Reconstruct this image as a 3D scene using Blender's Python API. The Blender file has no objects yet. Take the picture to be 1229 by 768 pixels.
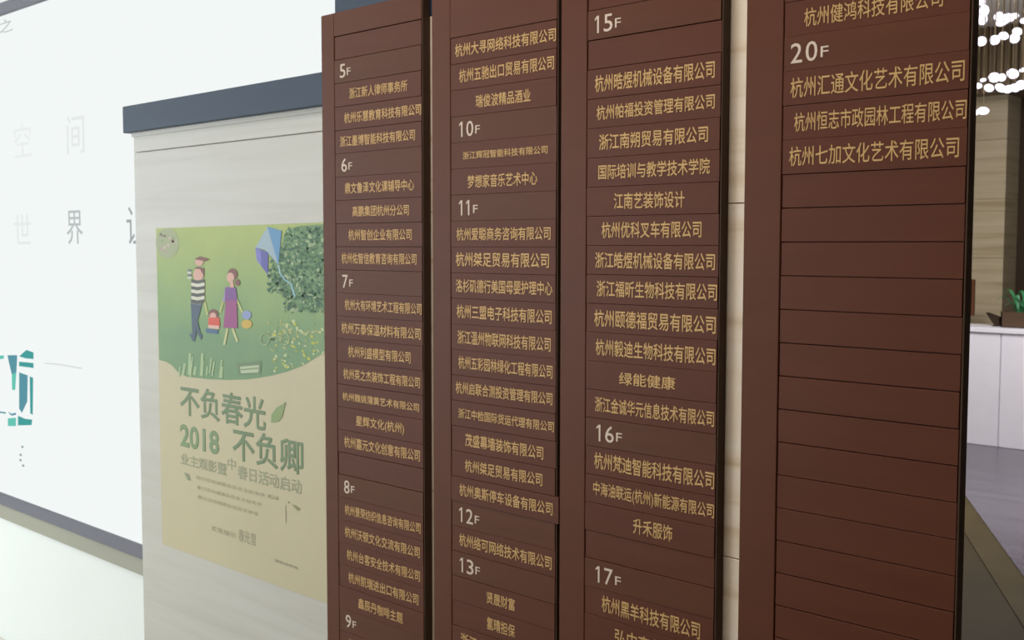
import bpy, bmesh, math, random
from mathutils import Matrix, Vector
random.seed(7)
S = bpy.context.scene
COL = S.collection

# ------------------------------------------------------------------ camera
CAM = Vector((0, -1.5, 1.6))
F = 1339.526
ROT = Matrix(((7.25305437e-01, -4.64051906e-02, 6.86861399e-01),
              (6.88426598e-01, 4.75611081e-02, -7.23744955e-01),
              (9.17633298e-04, 9.97789807e-01, 6.64428978e-02)))
cd = bpy.data.cameras.new('camera')
cd.sensor_width = 36
cd.lens = F * 36 / 1229
cd.clip_start = .05
cd.dof.use_dof = True; cd.dof.focus_distance = 1.85; cd.dof.aperture_fstop = 12
cam = bpy.data.objects.new('camera', cd)
COL.objects.link(cam)
cam.matrix_world = Matrix.Translation(CAM) @ ROT.to_4x4()
S.camera = cam

# ------------------------------------------------------------------ world, exposure
w = bpy.data.worlds.new('world'); S.world = w
w.use_nodes = True
w.node_tree.nodes['Background'].inputs[0].default_value = (.80, .88, 1, 1)
w.node_tree.nodes['Background'].inputs[1].default_value = .35
S.view_settings.view_transform = 'Standard'
S.view_settings.look = 'None'
S.view_settings.exposure = 0
S.view_settings.gamma = 1

def area(name, loc, size, power, color, rot=(0, 0, 0), sy=None):
    l = bpy.data.lights.new(name, 'AREA')
    l.shape = 'RECTANGLE'; l.size = size; l.size_y = sy or size
    l.energy = power; l.color = color
    o = bpy.data.objects.new(name, l); COL.objects.link(o)
    o.location = loc; o.rotation_euler = rot
    return o
CEIL = 3.4
LAMPS = [  # x, y, size x, size y, power, colour, label
    (-5.9, -2.2, 1.8, 1.0, 30, (.93, 1, .98), 'added unseen cool white ceiling light brightening the wall under the big sign'),
    (-1.15, -1.12, 1.0, .5, 26, (1, .90, .86), 'added unseen warm ceiling light over the brown directory panels'),
    (-3.2, 5.6, 1.2, .6, 70, (1, .95, .97), 'added unseen warm ceiling light brightening the white lobby counter'),
]
for i, (x, y, sx, sy, p, c, _) in enumerate(LAMPS):
    area('ceiling_fill_light', (x, y, CEIL - .06), sx, p, c, (0, 0, 0), sy)  # added fill lamps, one under each unseen ceiling fixture
area('left_fill_light', (-8.7, -3.2, 1.7), 2.4, 60, (.80, .90, 1), (0, math.radians(-90), 0), 3.6)  # added lamp at an unseen left window, gives the panels a sheen
area('front_fill_light', (-6.3, -5.3, 1.6), 4.4, 145, (.93, .97, 1), (math.radians(90), 0, 0), 2.6)  # added lamp at an unseen front window, evens out the wall light

# ------------------------------------------------------------------ helpers
def at(px, py, Y):
    """point of the plane y=Y seen at photo pixel (px, py)"""
    r = ROT @ Vector((px - 614.5, -(py - 384), -F))
    return CAM + r * ((Y + 1.5) / r.y)
def atz(px, z, Y):
    """x of the point of plane y=Y at height z seen in photo column px"""
    py = 300
    for _ in range(4):
        v = at(px, py, Y); py += (v.z - z) * 900 / (Y + 1.5)
        v2 = at(px, py, Y)
        if abs(v2.z - v.z) > 1e-9: py += (z - v2.z) * -600 / (Y + 1.5)
    return at(px, py, Y).x
def lin(h):
    h = h.lstrip('#'); v = [int(h[i:i + 2], 16) / 255 for i in (0, 2, 4)]
    return tuple((c / 12.92 if c <= .04045 else ((c + .055) / 1.055) ** 2.4) for c in v) + (1,)
def mat(name, col, rough=.6, metal=0, spec=.5, noise=0, nscale=(8, 8, 8), bump=0, emit=0, alpha=1):
    m = bpy.data.materials.new(name); m.use_nodes = True
    nt = m.node_tree; b = nt.nodes['Principled BSDF']
    c = lin(col) if isinstance(col, str) else tuple(col) + (1,)
    b.inputs['Base Color'].default_value = c
    b.inputs['Roughness'].default_value = rough
    b.inputs['Metallic'].default_value = metal
    b.inputs['Specular IOR Level'].default_value = spec
    if emit:
        b.inputs['Emission Color'].default_value = c
        b.inputs['Emission Strength'].default_value = emit
    if noise or bump:
        tc = nt.nodes.new('ShaderNodeTexCoord'); mp = nt.nodes.new('ShaderNodeMapping')
        mp.inputs['Scale'].default_value = nscale
        nz = nt.nodes.new('ShaderNodeTexNoise'); nz.inputs['Scale'].default_value = 1; nz.inputs['Detail'].default_value = 5
        nt.links.new(tc.outputs['Object'], mp.inputs[0]); nt.links.new(mp.outputs[0], nz.inputs[0])
        if noise:
            rp = nt.nodes.new('ShaderNodeValToRGB')
            rp.color_ramp.elements[0].position = .3; rp.color_ramp.elements[1].position = .7
            rp.color_ramp.elements[0].color = tuple(x * (1 - noise) for x in c[:3]) + (1,)
            rp.color_ramp.elements[1].color = tuple(min(1, x * (1 + noise)) for x in c[:3]) + (1,)
            nt.links.new(nz.outputs[0], rp.inputs[0]); nt.links.new(rp.outputs[0], b.inputs['Base Color'])
        if bump:
            bp = nt.nodes.new('ShaderNodeBump'); bp.inputs['Strength'].default_value = bump; bp.inputs['Distance'].default_value = .002
            nt.links.new(nz.outputs[0], bp.inputs['Height']); nt.links.new(bp.outputs[0], b.inputs['Normal'])
    return m
def emis(name, col, k):
    m = bpy.data.materials.new(name); m.use_nodes = True
    nt = m.node_tree; nt.nodes.clear()
    e = nt.nodes.new('ShaderNodeEmission'); o = nt.nodes.new('ShaderNodeOutputMaterial')
    e.inputs[0].default_value = lin(col); e.inputs[1].default_value = k
    nt.links.new(e.outputs[0], o.inputs[0]); return m

def link(name, me, m, parent=None, loc=None):
    o = bpy.data.objects.new(name, me); COL.objects.link(o)
    for q in (m if isinstance(m, (list, tuple)) else [m]):
        if q: me.materials.append(q)
    if parent: o.parent = parent
    if loc is not None: o.location = loc
    return o
def box(bm, a, b, bev=0):
    r = bmesh.ops.create_cube(bm, size=1)
    vs = r['verts']
    for v in vs:
        v.co = Vector([(a[i] + b[i]) / 2 + v.co[i] * (b[i] - a[i]) for i in range(3)])
    if bev:
        es = list({e for v in vs for e in v.link_edges})
        bmesh.ops.bevel(bm, geom=es, offset=bev, segments=1, affect='EDGES')
def boxes(name, lst, m, parent=None, bev=0, loc=None):
    bm = bmesh.new()
    for a, b in lst: box(bm, a, b, bev)
    me = bpy.data.meshes.new(name); bm.to_mesh(me); bm.free()
    return link(name, me, m, parent, loc)
def prism(name, poly, z0, z1, m, parent=None):
    bm = bmesh.new()
    f = bm.faces.new([bm.verts.new((x, y, z0)) for x, y in poly])
    r = bmesh.ops.extrude_face_region(bm, geom=[f])
    for v in [g for g in r['geom'] if isinstance(g, bmesh.types.BMVert)]: v.co.z = z1
    bmesh.ops.recalc_face_normals(bm, faces=bm.faces[:])
    me = bpy.data.meshes.new(name); bm.to_mesh(me); bm.free()
    return link(name, me, m, parent)
def thing(name, label, cat, loc=(0, 0, 0), group=None):
    o = bpy.data.objects.new(name, None); COL.objects.link(o); o.location = loc
    o.empty_display_size = .05
    return tag(o, label, cat, group)
def tag(o, label, cat, group=None):
    o['label'] = label; o['category'] = cat
    if group: o['group'] = group
    return o
def struct(o): o['kind'] = 'structure'; return o

def text_mesh(body, offset=.008, extrude=.01):
    c = bpy.data.curves.new('lettering', 'FONT'); c.body = body
    c.size = 1; c.offset = 0; c.bevel_depth = offset; c.bevel_resolution = 0; c.extrude = extrude; c.resolution_u = 3
    o = bpy.data.objects.new('tmp', c); COL.objects.link(o)
    bpy.context.view_layer.update()
    me = bpy.data.meshes.new_from_object(o.evaluated_get(bpy.context.evaluated_depsgraph_get()))
    bpy.data.objects.remove(o); bpy.data.curves.remove(c)
    return me
def fit_text(body, x0, x1, z0, z1, yfront, depth, m, parent, offset=.008, name='lettering', jitter=0):
    """lettering in the XZ plane, facing -Y, fitted to a rectangle (parent-local coordinates)"""
    me = text_mesh(body, offset, .01)
    xs = [v.co.x for v in me.vertices]; ys = [v.co.y for v in me.vertices]; zs = [v.co.z for v in me.vertices]
    ax, bx, ay, by, az, bz = min(xs), max(xs), min(ys), max(ys), min(zs), max(zs)
    for v in me.vertices:
        u = (v.co.x - ax) / (bx - ax); t = (v.co.y - ay) / (by - ay); s = (v.co.z - az) / (bz - az)
        v.co = Vector((x0 + u * (x1 - x0), yfront + (1 - s) * depth, z0 + t * (z1 - z0) + jitter * (u - .5)))
    me.materials.clear()
    return link(name, me, m, parent)

# ------------------------------------------------------------------ materials
M_frame = mat('panel brown lacquer', '5f3421', .45, 0, .18, .05, (3, 3, 30))
M_strip = mat('name strip brown', '5e3220', .45, 0, .18, .06, (4, 4, 40))
M_strip2 = mat('floor strip brown', '5e3520', .45, 0, .18, .06, (4, 4, 40))
M_dark = mat('dark brown backing', '2a1710', .6)
M_gold = mat('gold lettering', 'c9a164', .5, .15)
M_num = mat('pale number lettering', 'dcc8b4', .5)
M_slate = mat('slate blue metal', '2f3f54', .45, .0, .3)
M_whitewall = mat('white wall paint', 'edf2f0', .7)
M_plaster = mat('pale plaster', 'c9c4b4', .8, noise=.04, nscale=(2, 2, 2))
M_ceil = mat('ceiling paint', 'd8d2c8', .9)
M_rail = mat('grey sign frame', '6c6c78', .5, .2)
M_bwood = mat('dark brown wood wall', '302212', .7, 0, .3, noise=.25, nscale=(14, 14, .8))
M_fascia = mat('bronze fascia', '6b5a44', .5, .2, noise=.2, nscale=(30, 30, .5))
M_counter = mat('white counter', 'f4f3f8', .35, noise=.02)
M_floor = mat('olive stone floor', '453c26', .7, 0, .15, noise=.12, nscale=(3, 3, 3))
M_kerb = mat('kerb stone', '50462c', .7, 0, .15, noise=.1, nscale=(4, 4, 4))
M_polish = mat('grey polished stone', '5a545e', .25, 0, .5, .22, (1.2, 9, 1))
M_box = mat('dark brown box', '35200f', .4)
M_boxside = mat('red brown edge', '6b3f26', .4)
YS_WALL = .29
M_bounce = mat('pale bounce stone', 'd9d6cc', .3, noise=.05, nscale=(2, 2, 2))
M_side = mat('dark panel edge', '4a3628', .6, 0, .2)
M_pot = mat('brown planter', '54402c', .5, noise=.1)
M_leaf = mat('leaf green', '3f8f5a', .45, noise=.2, nscale=(20, 20, 20))
M_wire = mat('brass wire', '8a7a5c', .3, .8)

def marble(name, c1, c2, c3):
    m = bpy.data.materials.new(name); m.use_nodes = True
    nt = m.node_tree; b = nt.nodes['Principled BSDF']; b.inputs['Roughness'].default_value = .4
    tc = nt.nodes.new('ShaderNodeTexCoord'); mp = nt.nodes.new('ShaderNodeMapping'); mp.inputs['Scale'].default_value = (1.2, 1.2, 22)
    nz = nt.nodes.new('ShaderNodeTexNoise'); nz.inputs['Scale'].default_value = 1.0; nz.inputs['Detail'].default_value = 6; nz.inputs['Distortion'].default_value = .6
    rp = nt.nodes.new('ShaderNodeValToRGB'); e = rp.color_ramp.elements
    e[0].position = .30; e[0].color = lin(c2); e[1].position = .46; e[1].color = lin(c1)
    q = e.new(.72); q.color = lin(c3)
    nt.links.new(tc.outputs['Object'], mp.inputs[0]); nt.links.new(mp.outputs[0], nz.inputs[0])
    nt.links.new(nz.outputs[0], rp.inputs[0]); nt.links.new(rp.outputs[0], b.inputs['Base Color'])
    return m
M_marble = marble('beige vein cut stone', 'f6e4ca', 'e0c7a4', 'faeeda')
M_marble2 = marble('beige lobby stone', 'a89a7c', '968868', 'b3a68a')
M_body = marble('pale pier stone', 'c6c3bb', 'c0bdb4', 'cbc9c2')

# ------------------------------------------------------------------ room shell
XL, XR, YB, YF = -9.0, 3.6, 8.5, -5.5
struct(boxes('floor', [((XL, YF, -.1), (XR, YB, 0))], M_floor))
struct(boxes('ceiling', [((XL, YF, CEIL), (XR, YB, CEIL + .1))], M_ceil))
struct(boxes('wall_back', [((XL, YB, 0), (XR, YB + .15, CEIL))], M_bwood))
struct(boxes('wall_front', [((XL, YF - .15, 0), (-8.55, YF, CEIL)), ((-4.05, YF - .15, 0), (XR, YF, CEIL)),
                            ((-8.55, YF - .15, 0), (-4.05, YF, .25)), ((-8.55, YF - .15, 2.95), (-4.05, YF, CEIL))], M_plaster))
wf2 = struct(boxes('added_window_2', [((x, YF - .12, .25), (x + .05, YF - .06, 2.95)) for x in (-8.55, -7.07, -5.58, -4.10)], M_rail))  # unseen front window, added to house the front fill lamp
boxes('pane', [((-8.55, YF - .10, .25), (-4.05, YF - .09, 2.95))], mat('frosted glass front', 'dfeaf2', .5), wf2)
struct(boxes('wall_right', [((XR, YF, 0), (XR + .15, YB, CEIL))], M_plaster))
# left wall; its unseen window is added to house the left fill lamp
WY0, WY1, WZ0, WZ1 = -5.0, -1.4, .5, 2.9
struct(boxes('wall_left', [((XL - .15, YF, 0), (XL, WY0, CEIL)), ((XL - .15, WY1, 0), (XL, YB, CEIL)),
                           ((XL - .15, WY0, 0), (XL, WY1, WZ0)), ((XL - .15, WY0, WZ1), (XL, WY1, CEIL))], M_plaster))
wf = struct(boxes('added_window_1', [((XL - .12, WY0, WZ0), (XL - .06, WY0 + .06, WZ1)), ((XL - .12, WY1 - .06, WZ0), (XL - .06, WY1, WZ1)),
                               ((XL - .12, WY0, WZ0), (XL - .06, WY1, WZ0 + .06)), ((XL - .12, WY0, WZ1 - .06), (XL - .06, WY1, WZ1)),
                               ((XL - .12, -3.23, WZ0), (XL - .06, -3.17, WZ1))], M_rail))
boxes('pane', [((XL - .10, WY0, WZ0), (XL - .09, WY1, WZ1))], mat('frosted glass', 'dfeaf2', .5), wf)

# wall that carries the directory panels, clad in stone slabs
XW0, XW1 = at(402, 5, .022).x, at(1158, 300, .13).x - .006
wm = struct(boxes('wall_middle', [((XW0, .034, 0), (XW1, .125, 2.055))], M_plaster))
zj = [0, .6, 1.1, at(882, 244, .022).z, 2.055]
xj = [XW0 + .003, -1.66, -1.305, -.92, XW1 - .002]
for a in range(4):
    for b in range(4):
        xs = (xj[b], xj[b + 1])
        boxes('stone_slab', [((xs[0] + .0005, .022, zj[a] + .0008), (xs[1] - .0005, .034, zj[a + 1] - .0008))], M_marble, wm, .0006)
tr = struct(boxes('trim_1', [((XW0, .022, 2.056), (XW1 + .004, .13, CEIL))], M_slate))

# polished floor beyond the kerb, and the kerb itself
fa = Vector((-2.776, 5.654)); fb = Vector((-1.846, 4.028)); d = (fb - fa).normalized()
ga = Vector((-2.60, 5.06)); gb = ga + d * 2
p0 = fa - d * 2.6; p1 = fb + d * 3.2
struct(prism('floor_inlay', [(p0.x, p0.y), (XR, p0.y), (XR, p1.y), (p1.x, p1.y)], .0, .012, M_polish))
n = Vector((d.y, -d.x)); n = n if n.x < 0 else -n
q0, q1 = p0 + n * .144, p1 + n * .144
struct(boxes('floor_inlay', [((XL, YF, 0), (-2.3, YS_WALL, .010))], M_bounce))  # unseen pale floor added to bounce light up onto the partition
kb = struct(prism('trim_2', [(p0.x, p0.y), (p1.x, p1.y), (q1.x, q1.y), (q0.x, q0.y)], .0, .006, M_kerb))

# ------------------------------------------------------------------ the four directory panels
C = None   # blank strip
PANELS = [
 dict(x=(388, 508), xs=403.5, pitch=.0499, anchor=1.5225, first=-10, last=17,
  label='leftmost and narrowest looking brown directory panel, beside the poster, listing floors 5 to 9',
  rows={-9: ('5F', 408, 424), -8: ('浙江新人律师事务所', 419, 489, .023), -7: ('杭州乐慧教育科技有限公司', 413, 506, .023),
        -6: ('浙江墨博智能科技有限公司', 408, 498, .023), -5: ('6F', 410, 425), -4: ('鼎文鲁泽文化课辅导中心', 414, 497, .024),
        -3: ('高鹏集团杭州分公司', 423, 491, .023), -2: ('杭州智创企业有限公司', 418, 494, .024), -1: ('杭州佑智信教育咨询有限公司', 410, 500, .024),
        0: ('7F', 411, 426), 1: ('杭州大有环境艺术工程有限公司', 414, 507, .024), 2: ('杭州万泰保温材料有限公司', 410, 505, .025),
        3: ('杭州利盛模型有限公司', 418, 493, .025), 4: ('杭州英之杰装饰工程有限公司', 412, 504, .024), 5: ('杭州魏姚蒲黄艺术有限公司', 411, 503, .018),
        6: ('星辉文化(杭州)', 427, 485, .026), 7: ('杭州嘉元文化创意有限公司', 413, 504, .025), 8: C, 9: ('8F', 413, 428),
        10: ('杭州景荣纺织信息咨询有限公司', 414, 505, .023), 11: ('杭州沃顿文化交流有限公司', 414, 504, .024), 12: ('杭州台客安全技术有限公司', 416, 504, .024),
        13: ('杭州凯瑞进出口有限公司', 418, 502, .024), 14: ('鑫辰丹咖啡主题', 430, 484, .024), 15: ('9F', 415, 430), 16: ('杭州华泰科技有限公司', 418, 500, .024)}),
 dict(x=(519, 669), xs=541.5, pitch=.0500, anchor=1.8226, first=-3, last=23,
  label='second brown directory panel from the poster, listing floors 10 to 13',
  rows={-3: ('杭州大寻网络科技有限公司', 546, 667, .025), -2: ('杭州五驰出口贸易有限公司', 551, 665, .026), -1: ('瑞俊波精品酒业', 571, 637, .024),
        0: ('10F', 551, 580), 1: ('浙江辉冠智能科技有限公司', 555, 657, .015), 2: ('梦想家音乐艺术中心', 561, 645, .025), 3: ('11F', 551, 581),
        4: ('杭州爱聪商务咨询有限公司', 548, 661, .025), 5: ('杭州桀足贸易有限公司', 547, 659, .028), 6: ('洛杉矶德行美国母婴护理中心', 547, 663, .026),
        7: ('杭州三盟电子科技有限公司', 548, 662, .027), 8: ('浙江温州物联网科技有限公司', 549, 661, .027), 9: ('杭州五彩园林绿化工程有限公司', 550, 663, .026),
        10: ('杭州启联合测投资管理有限公司', 547, 663, .024), 11: ('浙江中检国际货运代理有限公司', 550, 665, .020), 12: ('茂盛幕墙装饰有限公司', 558, 652, .026),
        13: ('杭州桀足贸易有限公司', 558, 651, .025), 14: ('杭州奥斯停车设备有限公司', 552, 664, .025), 15: ('12F', 551, 581),
        16: ('杭州络可网络技术有限公司', 551, 662, .026), 17: ('13F', 552, 581), 18: ('贤晟财富', 584, 618, .024), 19: ('氢晴担保', 584, 618, .025),
        20: ('浙江众汇科技有限公司', 553, 660, .026)}),
 dict(x=(672.5, 864.5), xs=704, pitch=.05005, anchor=1.976, first=-1, last=27,
  label='third brown directory panel from the poster, listing floors 15 to 17, beside bare stone strip',
  rows={0: ('15F', 714, 752), 1: C, 2: ('杭州晧煜机械设备有限公司', 714, 858, .029), 3: ('杭州帕福投资管理有限公司', 716, 858, .025),
        4: ('浙江南朔贸易有限公司', 719, 850, .027), 5: ('国际培训与教学技术学院', 718, 852, .026), 6: ('江南艺装饰设计', 737, 822, .028),
        7: ('杭州优科叉车有限公司', 722, 842, .028), 8: ('浙江皓煜机械设备有限公司', 714, 858, .028), 9: ('浙江福昕生物科技有限公司', 716, 861, .028),
        10: ('杭州颐德福贸易有限公司', 713, 859, .030), 11: ('杭州毅迪生物科技有限公司', 715, 859, .029), 12: ('绿能健康', 743, 811, .022),
        13: ('浙江金诚华元信息技术有限公司', 714, 857, .027), 14: ('16F', 716, 751), 15: ('杭州梵迪智能科技有限公司', 713, 857, .030),
        16: ('中海油联运(杭州)新能源有限公司', 712, 863, .028), 17: ('升禾服饰', 760, 807, .028), 18: C, 19: ('17F', 715, 750),
        20: ('杭州黑羊科技有限公司', 722, 840, .030), 21: ('弘中商务咨询', 738, 825, .028)}),
 dict(x=(892, 1160), xs=937, pitch=.0506, anchor=1.884, first=-4, last=24,
  label='widest brown directory panel, nearest, floor 20 above many blank strips',
  rows={-2: ('杭州明远贸易有限公司', 960, 1130, .027), -1: ('杭州健鸿科技有限公司', 965, 1132, .027), 0: ('20F', 949, 1000), 1: ('杭州汇通文化艺术有限公司', 949, 1158, .030),
        2: ('杭州恒志市政园林工程有限公司', 953, 1161, .028), 3: ('杭州七加文化艺术有限公司', 947, 1151, .029)}),
]
TH = .020
def one(x, z, wd, h, y, parent):
    t = .0038
    pts = [(x + wd - t, z), (x + wd, z), (x + wd, z + h), (x + wd - t, z + h), (x, z + h * .84), (x, z + h * .72), (x + wd - t, z + h * .86)]
    bm = bmesh.new(); f = bm.faces.new([bm.verts.new((a, y - .0006, b)) for a, b in pts])
    r = bmesh.ops.extrude_face_region(bm, geom=[f])
    for g in r['geom']:
        if isinstance(g, bmesh.types.BMVert): g.co.y = y
    bmesh.ops.recalc_face_normals(bm, faces=bm.faces[:])
    bmesh.ops.triangulate(bm, faces=bm.faces[:])
    me = bpy.data.meshes.new('digit'); bm.to_mesh(me); bm.free(); link('digit', me, M_num, parent)
for pi, P in enumerate(PANELS):
    xa, xb = at(P['x'][0], 300, 0).x, at(P['x'][1], 300, 0).x
    xs0 = at(P['xs'], 300, 0).x
    ztop, zbot = 2.097, .42
    root = thing('directory_panel', P['label'], 'directory', ((xa + xb) / 2, TH, zbot), 'brown floor directory panels')
    ox, oz = (xa + xb) / 2, zbot
    L = lambda x, y, z: (x - ox, y - TH, z - oz)
    xs1 = xb - .004
    hi = P['anchor'] + (-P['first'] + .5) * P['pitch']
    lo = P['anchor'] - (P['last'] + .5) * P['pitch']
    lo = max(lo, zbot + .03)
    nrow_last = int(round((P['anchor'] - lo) / P['pitch'] - .5))
    lo = P['anchor'] - (nrow_last + .5) * P['pitch']
    boxes('backing', [(L(xa + .001, .009, zbot + .001), L(xb - .001, TH, ztop - .001))], M_dark, root)
    fb_ = M_frame
    boxes('left_stile', [(L(xa, 0, zbot), L(xs0 - .0012, .0135, ztop))], fb_, root, .0012)['label'] = 'wide plain left margin'
    boxes('right_stile', [(L(xs1 + .0012, .0012, zbot), L(xb, TH + .0005, ztop))], M_side, root, .0006)
    boxes('top_rail', [(L(xs0 - .0012, 0, hi + .0006), L(xs1 + .0012, .0125, ztop))], M_frame, root, .0006)
    boxes('bottom_rail', [(L(xs0 - .0012, 0, zbot), L(xs1 + .0012, .0125, lo - .0008))], M_frame, root, .0006)
    for k in range(P['first'], nrow_last + 1):
        zc = P['anchor'] - k * P['pitch']
        row = P['rows'].get(k)
        isnum = bool(row) and row[0].endswith('F')
        blank = not row
        g = random.choice((.0001, .0002, .0004)) if not blank else random.choice((.0005, .0007))
        yf = random.uniform(-.0002, .0009)
        if blank: yf = random.uniform(.0010, .0020)
        xr = xs1 + random.uniform(-.0006, .0008)
        if pi == 1 and k == 14: xr = xb + .006; yf = -.0012
        bv = .0005 if blank else .00028
        st = boxes('floor_number_strip' if isnum else ('blank_strip' if blank else 'name_strip'),
                   [(L(xs0, yf, zc - P['pitch'] / 2 + g), L(xr, .0085, zc + P['pitch'] / 2 - g))], M_strip2 if isnum else M_strip, root, bv)
        if not row: continue
        if isnum:
            x0 = atz(row[1], zc, 0)
            h = .029; x = x0
            for ch in row[0][:-1]:
                gw = .0090 if ch == '1' else .0190
                fit_text(ch, x - ox, x + gw - ox, zc - h / 2 - oz, zc + h / 2 - oz, yf - TH - .0006, .0006, M_num, st, .004, 'digit') if ch != '1' else one(x - ox, zc - h / 2 - oz, gw, h, yf - TH, st)
                x += gw + (.0105 if ch == '1' else .0055)
            fit_text('F', x - .0005 - ox, x + .012 - ox, zc - h / 2 - oz + .004, zc + h * .17 - oz, yf - TH - .0006, .0006, M_num, st, .006, 'letter')
        else:
            x0 = atz(row[1], zc, 0); x1 = min(atz(row[2], zc, 0), xr - .001); h = row[3]
            jz = random.uniform(-.001, .001)
            fit_text(row[0], x0 - ox, x1 - ox, zc - h / 2 - oz + jz, zc + h / 2 - oz + jz, yf - TH - .0006, .0006, M_gold, st,
                     .006 if pi == 3 else .014, jitter=random.uniform(-.001, .001))

# ------------------------------------------------------------------ partition with dark coping, and the poster on it
YP = .16
xl = at(163, 300, YP).x
ztb, ztt = at(147, 160, .14).z, at(147, 128, .14).z
xc = at(147, 140, .14).x
pr = thing('partition', 'pale stone partition with slate blue coping behind the poster', 'partition', ((xl - 1.9) / 2, .2, 0))
ox, oy = (xl - 1.9) / 2, .2
L = lambda x, y, z: (x - ox, y - oy, z)
zjt = at(163, 183, YP).z
boxes('stone_slab', [(L(xl, YP, 0), L(-1.99, .25, zjt - .001))], M_body, pr, .002)
boxes('stone_slab', [(L(xl, YP + .001, zjt + .001), L(-1.99, .25, ztb))], M_body, pr, .001)
boxes('stone_core', [(L(xl + .01, YP + .01, .1), L(-2.0, .24, ztb - .01))], M_body, pr)
boxes('shadow_gap_moulding', [(L(xl - .004, YP - .004, ztb - .012), L(-1.99, YP + .001, ztb))], M_body, pr)
boxes('coping', [(L(xc, .14, ztb), L(-1.985, .256, ztt))], M_slate, pr, .002)['label'] = 'slate blue metal coping'

paper = mat('poster paper', 'c6bc9b', .45, noise=.04, nscale=(1.5, 1.5, 1.5))
K = .0004
PX = at(289, 480, YP)
po = thing('poster', 'spring poster of a family on a green meadow, on pale partition', 'poster', (PX.x, YP, PX.z))
def pp(px, py, k): v = at(px, py, YP - .0012 - (k + 1) * K); return (v.x - PX.x, v.y - YP, v.z - PX.z)
def polys(name, items, parent, stuff=False):
    """items: list of (points in photo pixels, layer, material)"""
    bm = bmesh.new(); ms = []
    for pts, k, m in items:
        if m not in ms: ms.append(m)
        vs = [bm.verts.new(pp(x, y, k)) for x, y in pts]
        f = bm.faces.new(vs); f.material_index = ms.index(m)
    bmesh.ops.recalc_face_normals(bm, faces=bm.faces[:])
    bmesh.ops.triangulate(bm, faces=bm.faces[:])
    me = bpy.data.meshes.new(name); bm.to_mesh(me); bm.free()
    o = link(name, me, ms, parent)
    if stuff: o['kind'] = 'stuff'
    return o
def ell(cx, cy, rx, ry, n=14, a=0):
    return [(cx + rx * math.cos(t) * math.cos(a) - ry * math.sin(t) * math.sin(a), cy + rx * math.cos(t) * math.sin(a) + ry * math.sin(t) * math.cos(a))
            for t in [2 * math.pi * i / n for i in range(n)]]
def seg(p, q, wd):
    dx, dy = q[0] - p[0], q[1] - p[1]; l = math.hypot(dx, dy) or 1; nx, ny = -dy / l * wd / 2, dx / l * wd / 2
    return [(p[0] + nx, p[1] + ny), (q[0] + nx, q[1] + ny), (q[0] - nx, q[1] - ny), (p[0] - nx, p[1] - ny)]
def ink(c): return mat('ink ' + c, c, .5)
xpl = at(187.5, 274, YP).x; zt = at(187, 274, YP).z; zb = at(201, 655, YP).z; xpr = -1.99
boxes('sheet', [((xpl - PX.x, -.0012, zb - PX.z), (xpr - PX.x, -.0001, zt - PX.z))], paper, po)

# meadow: green print with a curved lower edge
def meadow_mat():
    m = bpy.data.materials.new('printed meadow'); m.use_nodes = True; nt = m.node_tree; b = nt.nodes['Principled BSDF']
    b.inputs['Roughness'].default_value = .45
    tc = nt.nodes.new('ShaderNodeTexCoord'); sp = nt.nodes.new('ShaderNodeSeparateXYZ')
    nz = nt.nodes.new('ShaderNodeTexNoise'); nz.inputs['Scale'].default_value = 5; nz.inputs['Detail'].default_value = 3
    mr = nt.nodes.new('ShaderNodeMapRange'); mr.inputs[1].default_value = .15; mr.inputs[2].default_value = .62
    ad = nt.nodes.new('ShaderNodeMath'); ad.operation = 'MULTIPLY_ADD'; ad.inputs[1].default_value = .5; ad.inputs[2].default_value = -.25
    a2 = nt.nodes.new('ShaderNodeMath'); a2.operation = 'ADD'
    rp = nt.nodes.new('ShaderNodeValToRGB'); e = rp.color_ramp.elements
    e[0].position = 0; e[0].color = lin('6c9263'); e[1].position = 1; e[1].color = lin('b4b970')
    q = e.new(.35); q.color = lin('8fa85e'); q = e.new(.65); q.color = lin('a5b45f')
    nt.links.new(tc.outputs['Object'], sp.inputs[0]); nt.links.new(tc.outputs['Object'], nz.inputs[0])
    nt.links.new(sp.outputs[2], mr.inputs[0]); nt.links.new(nz.outputs[0], ad.inputs[0])
    nt.links.new(mr.outputs[0], a2.inputs[0]); nt.links.new(ad.outputs[0], a2.inputs[1])
    nt.links.new(a2.outputs[0], rp.inputs[0]); nt.links.new(rp.outputs[0], b.inputs['Base Color'])
    return m
low = [(191, 432), (199, 434), (206, 438), (214, 447), (224, 452), (250, 455), (275, 456), (300, 455), (325, 451), (345, 446), (365, 438), (386, 425), (398, 419)]
mm = polys('meadow_picture', [([(187.5, 274.2)] + low + [(398, 266.5)], 0, meadow_mat())], po)
g1, g2, g3, g4, g5 = ink('3f6e45'), ink('56824f'), ink('789a68'), ink('2f5a3c'), ink('9fb48a')
polys('printed_tree_crown', [([(330, 318), (337, 300), (343, 276), (360, 271), (392, 269), (392, 372), (372, 376), (352, 366), (338, 352), (326, 340)], 1, ink('6a8c5c'))], mm)
its = []
for i in range(900):
    x = random.uniform(322, 388); y = random.uniform(274, 374)
    if x < 345 and y < 310 and x - 322 < (310 - y) * .7: continue
    if x < 340 and y > 352: continue
    its.append((ell(x, y, random.uniform(1.2, 3.2), random.uniform(1, 2.2), 6, random.uniform(0, 3)), 2 + (i % 3) * .3, random.choice((g1, g1, g2, g3, g4, g4, g5))))
polys('printed_tree_leaves', its, mm, True)
fy, fw, fo = ink('b9bd4a'), ink('c6cf98'), ink('a8b070')
its = []
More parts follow.
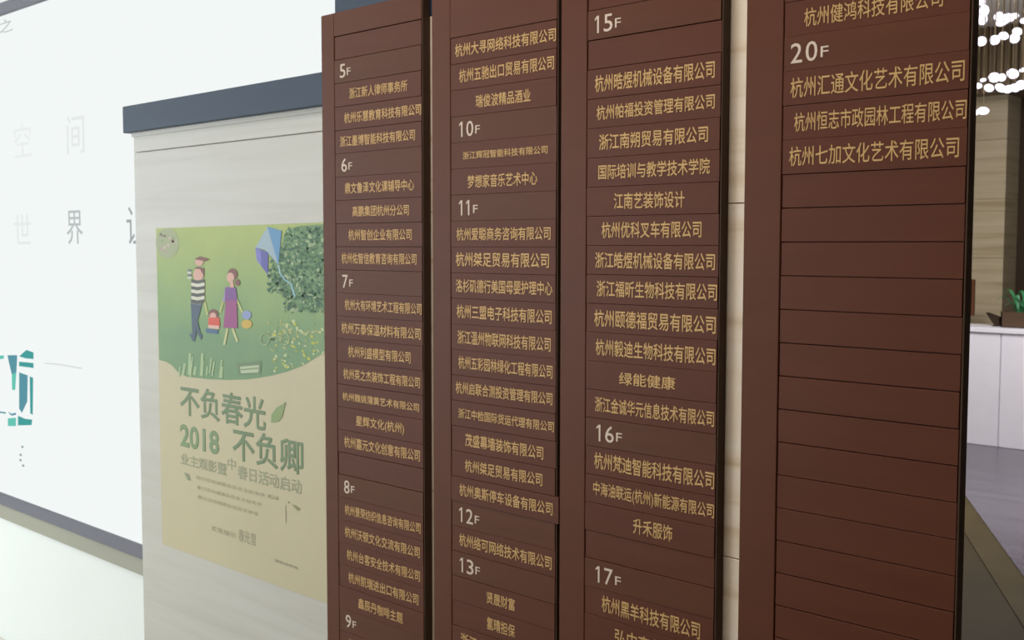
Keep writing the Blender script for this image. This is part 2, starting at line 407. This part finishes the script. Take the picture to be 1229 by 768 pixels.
for i in range(120):
    x = random.uniform(322, 388); y = random.uniform(385, 446)
    if y > 446 - (x - 345) * .5: continue
    its.append((ell(x, y, random.uniform(1, 3.5), random.uniform(.8, 2), 7, random.uniform(0, 3)), 1 + (i % 3) * .3, random.choice((fy, fw, fo, g3))))
polys('printed_flowers', its, mm, True)
polys('printed_kite', [([(321, 272), (306.5, 297), (318.5, 300), (334, 318)], 3, ink('9fb6c4')), ([(321, 272), (334, 318), (338, 277)], 3.3, ink('5f95c0')),
      ([(306.5, 297), (308, 312), (321.5, 330), (322, 303)], 3.2, ink('5a5aa6')), ([(306.5, 297), (308, 312), (314, 320), (313, 300)], 3.5, ink('7d7cc8')),
      (seg((334, 318), (336, 328), 1.6), 3, ink('9fc4cc')), (seg((336, 328), (342, 336), 1.6), 3, ink('8fbccc')), (seg((342, 336), (349, 340), 1.6), 3, ink('8fbccc')), (seg((349, 340), (354, 356), 2), 3, ink('8fbccc'))], mm)
sk, hair, navy, grey, wht, drk = ink('d9a99a'), ink('7d4b42'), ink('47586c'), ink('6a7070'), ink('d7d6c4'), ink('4e5048')
its = [(ell(239, 314.5, 5, 4.5), 3, sk), ([(233, 311), (240, 307.5), (252, 311), (246, 313.5)], 3.3, hair), (ell(238, 330, 6, 8), 3, sk),
       ([(232, 322), (238, 320), (245, 322), (245, 332), (243, 328), (240, 323)], 3.4, hair)]
for j in range(7):
    y = 335 + j * 4
    its.append(([(229.5, y), (237, y + 1.5), (245.5, y), (245.5, y + 4), (237, y + 5.5), (229.5, y + 4)], 3.2 + .1 * j, wht if j % 2 else drk))
for j in range(4): its.append(([(225, 323 + j * 3), (230, 323 + j * 3), (230, 325.5 + j * 3), (225, 325.5 + j * 3)], 3, wht if j % 2 else grey))
its += [([(229, 355), (244, 360), (243, 366), (229, 366)], 3.1, grey), ([(229, 364), (236, 366), (235, 404), (231, 404)], 3.5, navy), ([(234, 366), (242, 366), (237, 385), (241, 402), (237, 402), (233, 385)], 3.6, navy),
        ([(227, 400), (235, 402), (233, 410), (231, 409)], 3.7, navy), ([(237, 399), (243, 402), (241, 408)], 3.7, navy), (seg((245, 360), (249, 378), 2.4), 3, ink('b9c078'))]
polys('printed_father_with_child', its, mm)
polys('printed_small_child', [(ell(256, 377, 6, 6), 3, hair), (ell(255.5, 380, 4, 5), 3.3, sk), ([(250, 381), (263, 381), (264, 391), (250, 391)], 3.4, ink('d8503a')), ([(250, 390), (263, 391), (263, 395), (250, 394)], 3.6, ink('e3b8a8')),
       ([(247, 394), (262, 396), (261, 401), (247, 399)], 3.7, ink('4a6a8c'))], mm)
polys('printed_mother', [(ell(279, 329, 6, 7), 3, hair), (ell(285, 339, 3, 4), 3, hair), (ell(276.5, 333, 4.5, 6), 3.4, sk), ([(276, 338), (280, 338), (281, 346), (276, 346)], 3.3, sk),
       ([(270, 345), (283, 345), (285, 362), (270, 362)], 3.6, ink('7a4a92')), ([(271, 344), (274, 344), (270, 362), (267, 362)], 3.5, ink('a08ab8')), ([(271, 360), (284, 360), (285, 394), (268, 393)], 3.8, ink('9a4580')),
       (seg((268, 361), (264, 375), 2.2), 3.2, ink('bcc47c')), (seg((284, 359), (291, 375), 2.2), 3.2, ink('bcc47c')), (seg((273, 394), (269, 414), 2.6), 3.2, ink('c8c890')), (seg((279, 394), (285, 410), 2.6), 3.2, ink('c8c890'))], mm)
polys('printed_balls', [(ell(296, 378, 5.5, 5.5), 3.2, ink('8f9cc8')), (ell(296, 389, 6.5, 5.5), 3.4, ink('cfae4a'))], mm)
def ring(cx, cy, r, n=16, t=1.2):
    return [([(cx + (r + s * t / 2) * math.cos(2 * math.pi * (i + j) / n) * .75, cy + (r + s * t / 2) * math.sin(2 * math.pi * (i + j) / n)) for s, j in ((1, 0), (1, 1), (-1, 1), (-1, 0))], 3, ink_b) for i in range(n)]
ink_b = ink('aab987')
polys('printed_bicycle', ring(318, 407, 7) + ring(342, 407, 7) + [(seg((323, 405), (333, 403), 1.2), 3.2, ink_b), (seg((333, 403), (341, 407), 1.2), 3.2, ink_b)], mm)
polys('printed_bench', [([(284, 436), (314, 433), (313, 449), (286, 450)], 2, ink('6c8560')), ([(288, 440), (311, 438), (310, 447), (289, 448)], 2.4, ink('b9c6a4')), ([(289, 443), (310, 441), (310, 442.5), (289, 444.5)], 2.7, ink('7e9570'))], mm)
gl = ink('a8bf90')
polys('printed_tall_grass', [(seg((x + random.uniform(-1, 1), 448 + (x % 7)), (x + 2, y), random.choice((1, 2, 3))), 2 + i * .03, gl) for i, (x, y) in enumerate([(214, 440), (220, 436), (226, 424), (229, 428), (241, 424), (243, 432), (252, 430), (255, 434), (264, 432), (265, 440), (247, 440), (233, 440)])], mm)
polys('printed_blossom', [(ell(201, 292, 14, 18, 20), 1, ink('a3ab85'))] + [(ell(201 + random.uniform(-9, 9), 292 + random.uniform(-12, 12), 2, 2, 7), 1.5, ink(random.choice(('c6b3a6', 'b39f94', '95a27c')))) for _ in range(16)], mm)

ttl = ink('6f8660'); sub = ink('a0a282')
def ptext(body, p00, p10, h, m, off=.02, name='printed_lettering'):
    """row between left-centre pixel p00 and right-centre pixel p10 with height h metres"""
    a, b = at(p00[0], p00[1], YP - .0016), at(p10[0], p10[1], YP - .0016)
    zc = (a.z + b.z) / 2 - PX.z
    return fit_text(body, a.x - PX.x, b.x - PX.x, zc - h / 2, zc + h / 2, -.0018, .0004, m, po, off, name)
ptext('不负春光', (216, 480), (319, 497), .088, ttl, .018)
ptext('2018', (216, 520), (263, 534), .066, ink('7d966c'), .03)
ptext('不负卿', (279, 533), (364, 549), .090, ttl, .018)
ptext('业主观影暨', (217, 552), (272, 562), .034, sub, .02)
ptext('中', (273, 556), (283, 558), .032, sub, .01)
ptext('春日活动启动', (285, 568), (362, 583), .038, sub, .02)
for (x0, y0, x1, y1) in ((235, 573, 318, 594), (321, 595, 334, 598), (236, 585, 314, 605), (237, 596, 310, 617)):
    ptext('春' * 1 + '日活动诚邀各位业主前来参加'[:max(3, int((x1 - x0) / 6.5))], (x0, y0), (x1, y1), .011, ink('b2aa88'), 0, 'small_print')
ptext('春光里', (286, 642), (307, 648), .034, ink('a29c80'), .01)
ptext('实景展示', (254, 634), (283, 643), .016, ink('a8a284'), .01)
ptext('请联系物业', (329, 674), (358, 680), .008, ink('a89f88'), .01, 'small_print')
polys('printed_leaf', [([(325, 507), (326, 497), (332, 489), (339, 485), (343, 482), (341, 490), (339, 500), (334, 506)], 2, ink('8a9f66'))], po)
polys('printed_sprigs', [([(221, 567), (226, 569), (229, 577), (225, 576)], 2, ink('8f9478')), ([(345, 601), (349, 604), (346, 604)], 2, ink('8b8a56')), ([(350, 605), (355, 607), (361, 611), (357, 613)], 2, ink('8b8a56')),
                         (seg((342.5, 606), (343, 628), .8), 2, ink('b0a58a'))], po)

# ------------------------------------------------------------------ big backlit sign and its wall
YS = .28
zb, ztp = at(0, 590, YS).z, at(0, 20, YS).z
X0, X1 = -6.4, -1.72
struct(boxes('wall_sign', [((XL, YS + .012, 0), (-1.55, YS + .21, CEIL))], M_whitewall))
sg = thing('backlit_sign', 'huge glowing white sign in grey frame with faint characters and teal emblem', 'sign', ((X0 + X1) / 2, YS + .012, zb - .06))
ox, oy, oz = (X0 + X1) / 2, YS + .012, zb - .06
L = lambda x, y, z: (x - ox, y - oy, z - oz)
boxes('light_panel', [(L(X0, YS, zb), L(X1, YS + .011, ztp))], emis('sign glow', 'f3f8f7', 1.0), sg)
boxes('bottom_frame', [(L(X0 - .05, YS - .012, zb - .045), L(X1 + .05, YS + .0115, zb))], M_rail, sg, .002)
boxes('lower_band', [(L(X0 - .05, YS - .002, zb - .105), L(X1 + .05, YS + .0115, zb - .0455))], mat('light grey sign band', 'a3a294', .6), sg, .001)  # light grey band directly below the bottom frame
boxes('top_frame', [(L(X0 - .05, YS - .012, ztp), L(X1 + .05, YS + .0115, ztp + .045))], M_rail, sg, .002)
boxes('side_frame', [(L(X0 - .05, YS - .012, zb), L(X0, YS + .0115, ztp))], M_rail, sg, .002)
boxes('side_frame', [(L(X1, YS - .012, zb), L(X1 + .05, YS + .0115, ztp))], M_rail, sg, .002)
def gink(c, k): return emis('backlit ink ' + c, c, k)
def sglyph(ch, x0, x1, y0, y1, m):
    a, b = at(x0, y0, YS), at(x1, y1, YS)
    q = at(x0, y1, YS)
    fit_text(ch, a.x - ox, b.x - ox, q.z - oz, a.z - oz, YS - .0015 - oy, .001, m, sg, 0, 'sign_character')
sglyph('界', 80, 100, 253, 293, gink('bfc7c6', .95))
sglyph('世', 17, 38, 257, 293, gink('e9efee', .97))
sglyph('让', 152, 176, 248, 293, gink('a9b0b0', .95))
sglyph('间', 80, 102, 140, 186, gink('e9eeed', .97))
sglyph('空', 17, 38, 150, 190, gink('eef3f2', .97))
sglyph('之', -2, 16, 26, 42, gink('c4cfcc', .95))
def spoly(name, items, conv):
    bm = bmesh.new(); ms = []
    for pts, m in items:
        if m not in ms: ms.append(m)
        vs = []
        for p in pts:
            v = at(*conv(p), YS - .0015); vs.append(bm.verts.new(L(v.x, v.y, v.z)))
        f = bm.faces.new(vs); f.material_index = ms.index(m)
    bmesh.ops.triangulate(bm, faces=bm.faces[:])
    me = bpy.data.meshes.new(name); bm.to_mesh(me); bm.free(); link(name, me, ms, sg)
te, te2, te3 = gink('4aa3a0', .95), gink('5f9aa8', .95), gink('6ccab8', .95)
cv = lambda p: (p[0] / 4.27, 400 + p[1] / 4.27)
spoly('emblem', [([(38, 112), (88, 112), (88, 130), (84, 200), (60, 210), (46, 150)], te2), ([(60, 210), (84, 200), (78, 290), (62, 290)], te3),
    ([(98, 118), (135, 85), (172, 98), (172, 132), (130, 128)], te), ([(98, 145), (172, 152), (172, 178), (98, 168)], te),
    ([(98, 200), (142, 215), (140, 350), (112, 408), (98, 385)], te2), ([(152, 220), (170, 228), (168, 418), (155, 410), (158, 360)], te),
    ([(40, 436), (82, 432), (82, 475), (40, 475)], te3), ([(92, 422), (130, 438), (165, 442), (162, 470), (92, 472)], te),
    ([(-60, 395), (0, 400), (30, 404), (30, 412), (0, 408), (-60, 404)], te2), ([(40, 402), (60, 412), (82, 406), (82, 418), (58, 422)], te2),
    ([(-60, 120), (20, 112), (20, 130), (-60, 140)], te3)], cv)
dk = gink('8fa5a2', .95)
spoly('emblem_caption', [([(x - 6, y - 6), (x + 6, y - 5), (x + 5, y + 6), (x - 5, y + 5)], dk) for x, y in ((115, 582), (106, 623), (105, 650), (119, 678))], cv)
spoly('thin_brush_line', [([(228, 150), (300, 155), (420, 176), (420, 184), (300, 163), (228, 156)], gink('e0e4e4', .95))], cv)

# ------------------------------------------------------------------ far lobby: pillar, fascia, counter and what stands there
xa, xb = at(1120, 300, 8.2).x, at(1204.5, 300, 8.2).x
pl = thing('stone_pillar', 'beige stone pillar rising behind the white counter', 'pillar', ((xa + xb) / 2, 8.35, 0))
for k in range(6):
    boxes('stone_slab', [((xa - (xa + xb) / 2, -.15, .5 * k + .001), (xb - (xa + xb) / 2, .15, .5 * k + .499))], M_marble2, pl, .0015)
zf = at(1180, 112, 8.0).z
fs = struct(boxes('trim_3', [((-6, 7.98, zf), (XR, 8.5, CEIL))], M_fascia))
for k in range(48):
    x = -4.6 + k * .06
    boxes('brass_fin', [((x, 7.93, zf + .01), (x + .014, 7.98, CEIL))], M_wire if k % 3 else M_fascia, fs)

zc = at(1163, 392, 7.5).z
ct = thing('reception_counter', 'long white reception counter at the far end of the lobby', 'counter', (-2.4, 7.8, .012))
xq = at(1200, 450, 7.5).x + 2.4
for k in range(-1, 5):
    boxes('counter_front', [((max(-2.2, xq + (k - 0) * 1.1) + .003, -.30, 0), (min(3.2, xq + (k + 1) * 1.1) - .003, -.26, zc - .055))], M_counter, ct, .004)
boxes('counter_body', [((-2.2, -.26, 0), (3.2, .05, zc - .04))], M_counter, ct)
boxes('counter_top', [((-2.22, -.32, zc - .052), (3.22, .08, zc - .012))], M_counter, ct, .004)
zct = zc
bx0, bx1 = at(1155, 340, 7.86).x, at(1170.5, 340, 7.86).x
zb1 = zct
tb = thing('monitor', 'thin dark upright monitor at counter, right of nearest panel', 'monitor', ((bx0 + bx1) / 2, 7.83, zct))
hw = (bx1 - bx0) / 2
z0_, z1_ = at(1168, 379, 7.86).z - zct, at(1168, 335, 7.86).z - zct
boxes('screen', [((-hw, 0, z0_), (hw - .012, .03, z1_))], M_box, tb, .003)
boxes('side_edge', [((hw - .012, .001, z0_ + .002), (hw, .035, z1_ - .002))], M_boxside, tb)
boxes('stand', [((-hw * .6, .0, 0), (hw * .4, .03, z0_ + .005))], M_box, tb)
# wedge-shaped holder
wx = at(1196, 385, 7.7)
we = thing('document_holder', 'small dark wedge holder on white counter beside planter', 'holder', (wx.x, 7.7, zct))
def wpt(px, py, y): v = at(px, py, 7.7); return (v.x - wx.x, y, max(0, v.z - zct))
for nm, y0, y1, pts in (('slanted_plate', -.02, .05, [(1184, 375), (1200, 381), (1200, 400), (1195, 392)]),):
    bm = bmesh.new(); f = bm.faces.new([bm.verts.new(wpt(x, y, y0)) for x, y in pts])
    r = bmesh.ops.extrude_face_region(bm, geom=[f])
    for g in r['geom']:
        if isinstance(g, bmesh.types.BMVert): g.co.y = y1
    bmesh.ops.recalc_face_normals(bm, faces=bm.faces[:])
    me = bpy.data.meshes.new(nm); bm.to_mesh(me); bm.free(); link(nm, me, M_bwood, we)
boxes('foot', [((-.03, -.02, 0), (.03, .05, .008))], M_bwood, we)
# planter with long leaves
px0, px1 = at(1203, 390, 7.65).x, at(1262, 390, 7.65).x
hp = at(1210, 374, 7.65).z - zct
cxp = (px0 + px1) / 2; hw = (px1 - px0) / 2
pt = thing('potted_plant', 'green leafy plant in brown planter on white counter', 'plant', (cxp, 7.68, zct))
boxes('planter', [((-hw, -.07, 0), (hw, .07, .006)), ((-hw, -.07, 0), (-hw + .01, .07, hp)), ((hw - .01, -.07, 0), (hw, .07, hp)), ((-hw, -.07, 0), (hw, -.06, hp)), ((-hw, .06, 0), (hw, .07, hp))], M_pot, pt)
boxes('soil', [((-hw + .01, -.06, .006), (hw - .01, .06, hp * .8))], M_dark, pt)
for i in range(34):
    ang = random.uniform(0, 2 * math.pi); ln = random.uniform(.12, .24); lift = random.uniform(.05, .22)
    bx = random.uniform(-hw * .5, hw * .7)
    bm = bmesh.new(); prev = None
    for s in range(6):
        t = s / 5; r_ = ln * t; z = hp * .8 + lift * math.sin(t * 2.2) ; wd = .013 * math.sin(math.pi * min(.97, t * .9 + .1))
        c = Vector((bx + math.cos(ang) * r_, math.sin(ang) * r_ * .6, z)); nn = Vector((-math.sin(ang), math.cos(ang) , 0)) * wd
        cur = [bm.verts.new(c - nn), bm.verts.new(c + Vector((0, 0, -.003))), bm.verts.new(c + nn)]
        if prev:
            bm.faces.new((prev[0], prev[1], cur[1], cur[0])); bm.faces.new((prev[1], prev[2], cur[2], cur[1]))
        prev = cur
    me = bpy.data.meshes.new('leaf'); bm.to_mesh(me); bm.free(); link('leaf', me, M_leaf, pt)

# chandelier of hanging glass drops
YC = 5.2
blobs = [(1178, 2, 5, 4), (1181, 13, 5, 6), (1179, 23, 5, 6), (1171, 26, 3, 4), (1198.6, 19.5, 5, 4), (1205, 23, 6, 5), (1211.6, 21, 5, 4), (1218, 19, 4, 3),
 (1201, 28, 5, 3), (1228, 25, 3, 3), (1178, 49.5, 5, 5), (1171, 48, 3, 4), (1194, 48, 5, 5), (1204.6, 43, 5, 4), (1217.6, 46, 5, 5), (1221, 38, 5, 4),
 (1193.4, 93, 6, 5), (1202.5, 93, 4, 4), (1215.5, 88.5, 6, 5), (1227, 84, 3, 2), (1180, 96, 3, 2), (1187, 105.5, 5, 4), (1174, 103, 4, 3), (1201, 105.5, 6, 4),
 (1210, 107, 5, 4), (1218, 105.5, 5, 4), (1225, 102, 5, 5), (1180, 133, 6, 4), (1171, 135, 3, 3)]
for i in range(34):
    blobs.append((random.uniform(1235, 1345), random.choice((15, 20, 45, 92, 105)) + random.uniform(-6, 6), 5, 4.5))
for i in range(6): blobs.append((random.uniform(1140, 1166), random.choice((20, 46, 100)) + random.uniform(-6, 6), 5, 4.5))
cc = at(1245, 0, YC)
ch = thing('chandelier', 'chandelier of bright glass drops on thin wires above the far lobby', 'chandelier', (cc.x, YC, CEIL))
M_bulb = emis('lit glass drop', 'f3eefb', 2.2)
boxes('ceiling_plate', [((-.62, -.35, -.035), (.62, .35, -.0005))], M_wire, ch, .004)
bmw = bmesh.new(); bmesh.ops.create_icosphere(bmw, subdivisions=2, radius=1); ball = bpy.data.meshes.new('glass_drop'); bmw.to_mesh(ball); bmw.free()
for p in ball.polygons: p.use_smooth = True
ball.materials.append(M_bulb)
for i, (x, y, rx, ry) in enumerate(blobs):
    yy = YC + random.uniform(-.22, .22)
    v = at(x, y, yy)
    s = (v - CAM).length / F * 1.05
    o = bpy.data.objects.new('glass_drop', ball); COL.objects.link(o); o.parent = ch
    o.location = (v.x - cc.x, v.y - YC, v.z - CEIL); o.scale = (rx * s, rx * s, ry * s); o.rotation_euler = (0, random.uniform(-.7, .7), 0)
    wb = bmesh.new()
    bmesh.ops.create_cone(wb, cap_ends=True, segments=6, radius1=.002, radius2=.002, depth=1)
    zl = -.035 - (v.z - CEIL)
    for q in wb.verts: q.co = Vector((q.co.x, q.co.y, (q.co.z - .5) * max(.02, zl)))
    me = bpy.data.meshes.new('wire'); wb.to_mesh(me); wb.free()
    link('wire', me, M_wire, ch, (v.x - cc.x, v.y - YC, -.03))
pl_ = bpy.data.lights.new('chandelier_light', 'POINT'); pl_.energy = 100; pl_.color = (1, .96, 1); pl_.shadow_soft_size = .3
plo = bpy.data.objects.new('chandelier_light', pl_); COL.objects.link(plo); plo.location = (cc.x, YC, 2.2)

# added unseen ceiling fixtures around the fill lamps
for x, y, sx, sy, p, c, lab in LAMPS:
    t = thing('added_ceiling_light', lab, 'ceiling light', (x, y, CEIL), 'added unseen lobby ceiling lights')
    boxes('frame', [((-sx / 2 - .03, -sy / 2 - .03, -.03), (-sx / 2, sy / 2 + .03, 0)), ((sx / 2, -sy / 2 - .03, -.03), (sx / 2 + .03, sy / 2 + .03, 0)),
                    ((-sx / 2, -sy / 2 - .03, -.03), (sx / 2, -sy / 2, 0)), ((-sx / 2, sy / 2, -.03), (sx / 2, sy / 2 + .03, 0))], M_rail, t)
    boxes('diffuser', [((-sx / 2, -sy / 2, -.02), (sx / 2, sy / 2, -.004))], emis('lamp diffuser', 'fbf7ee', 2), t)
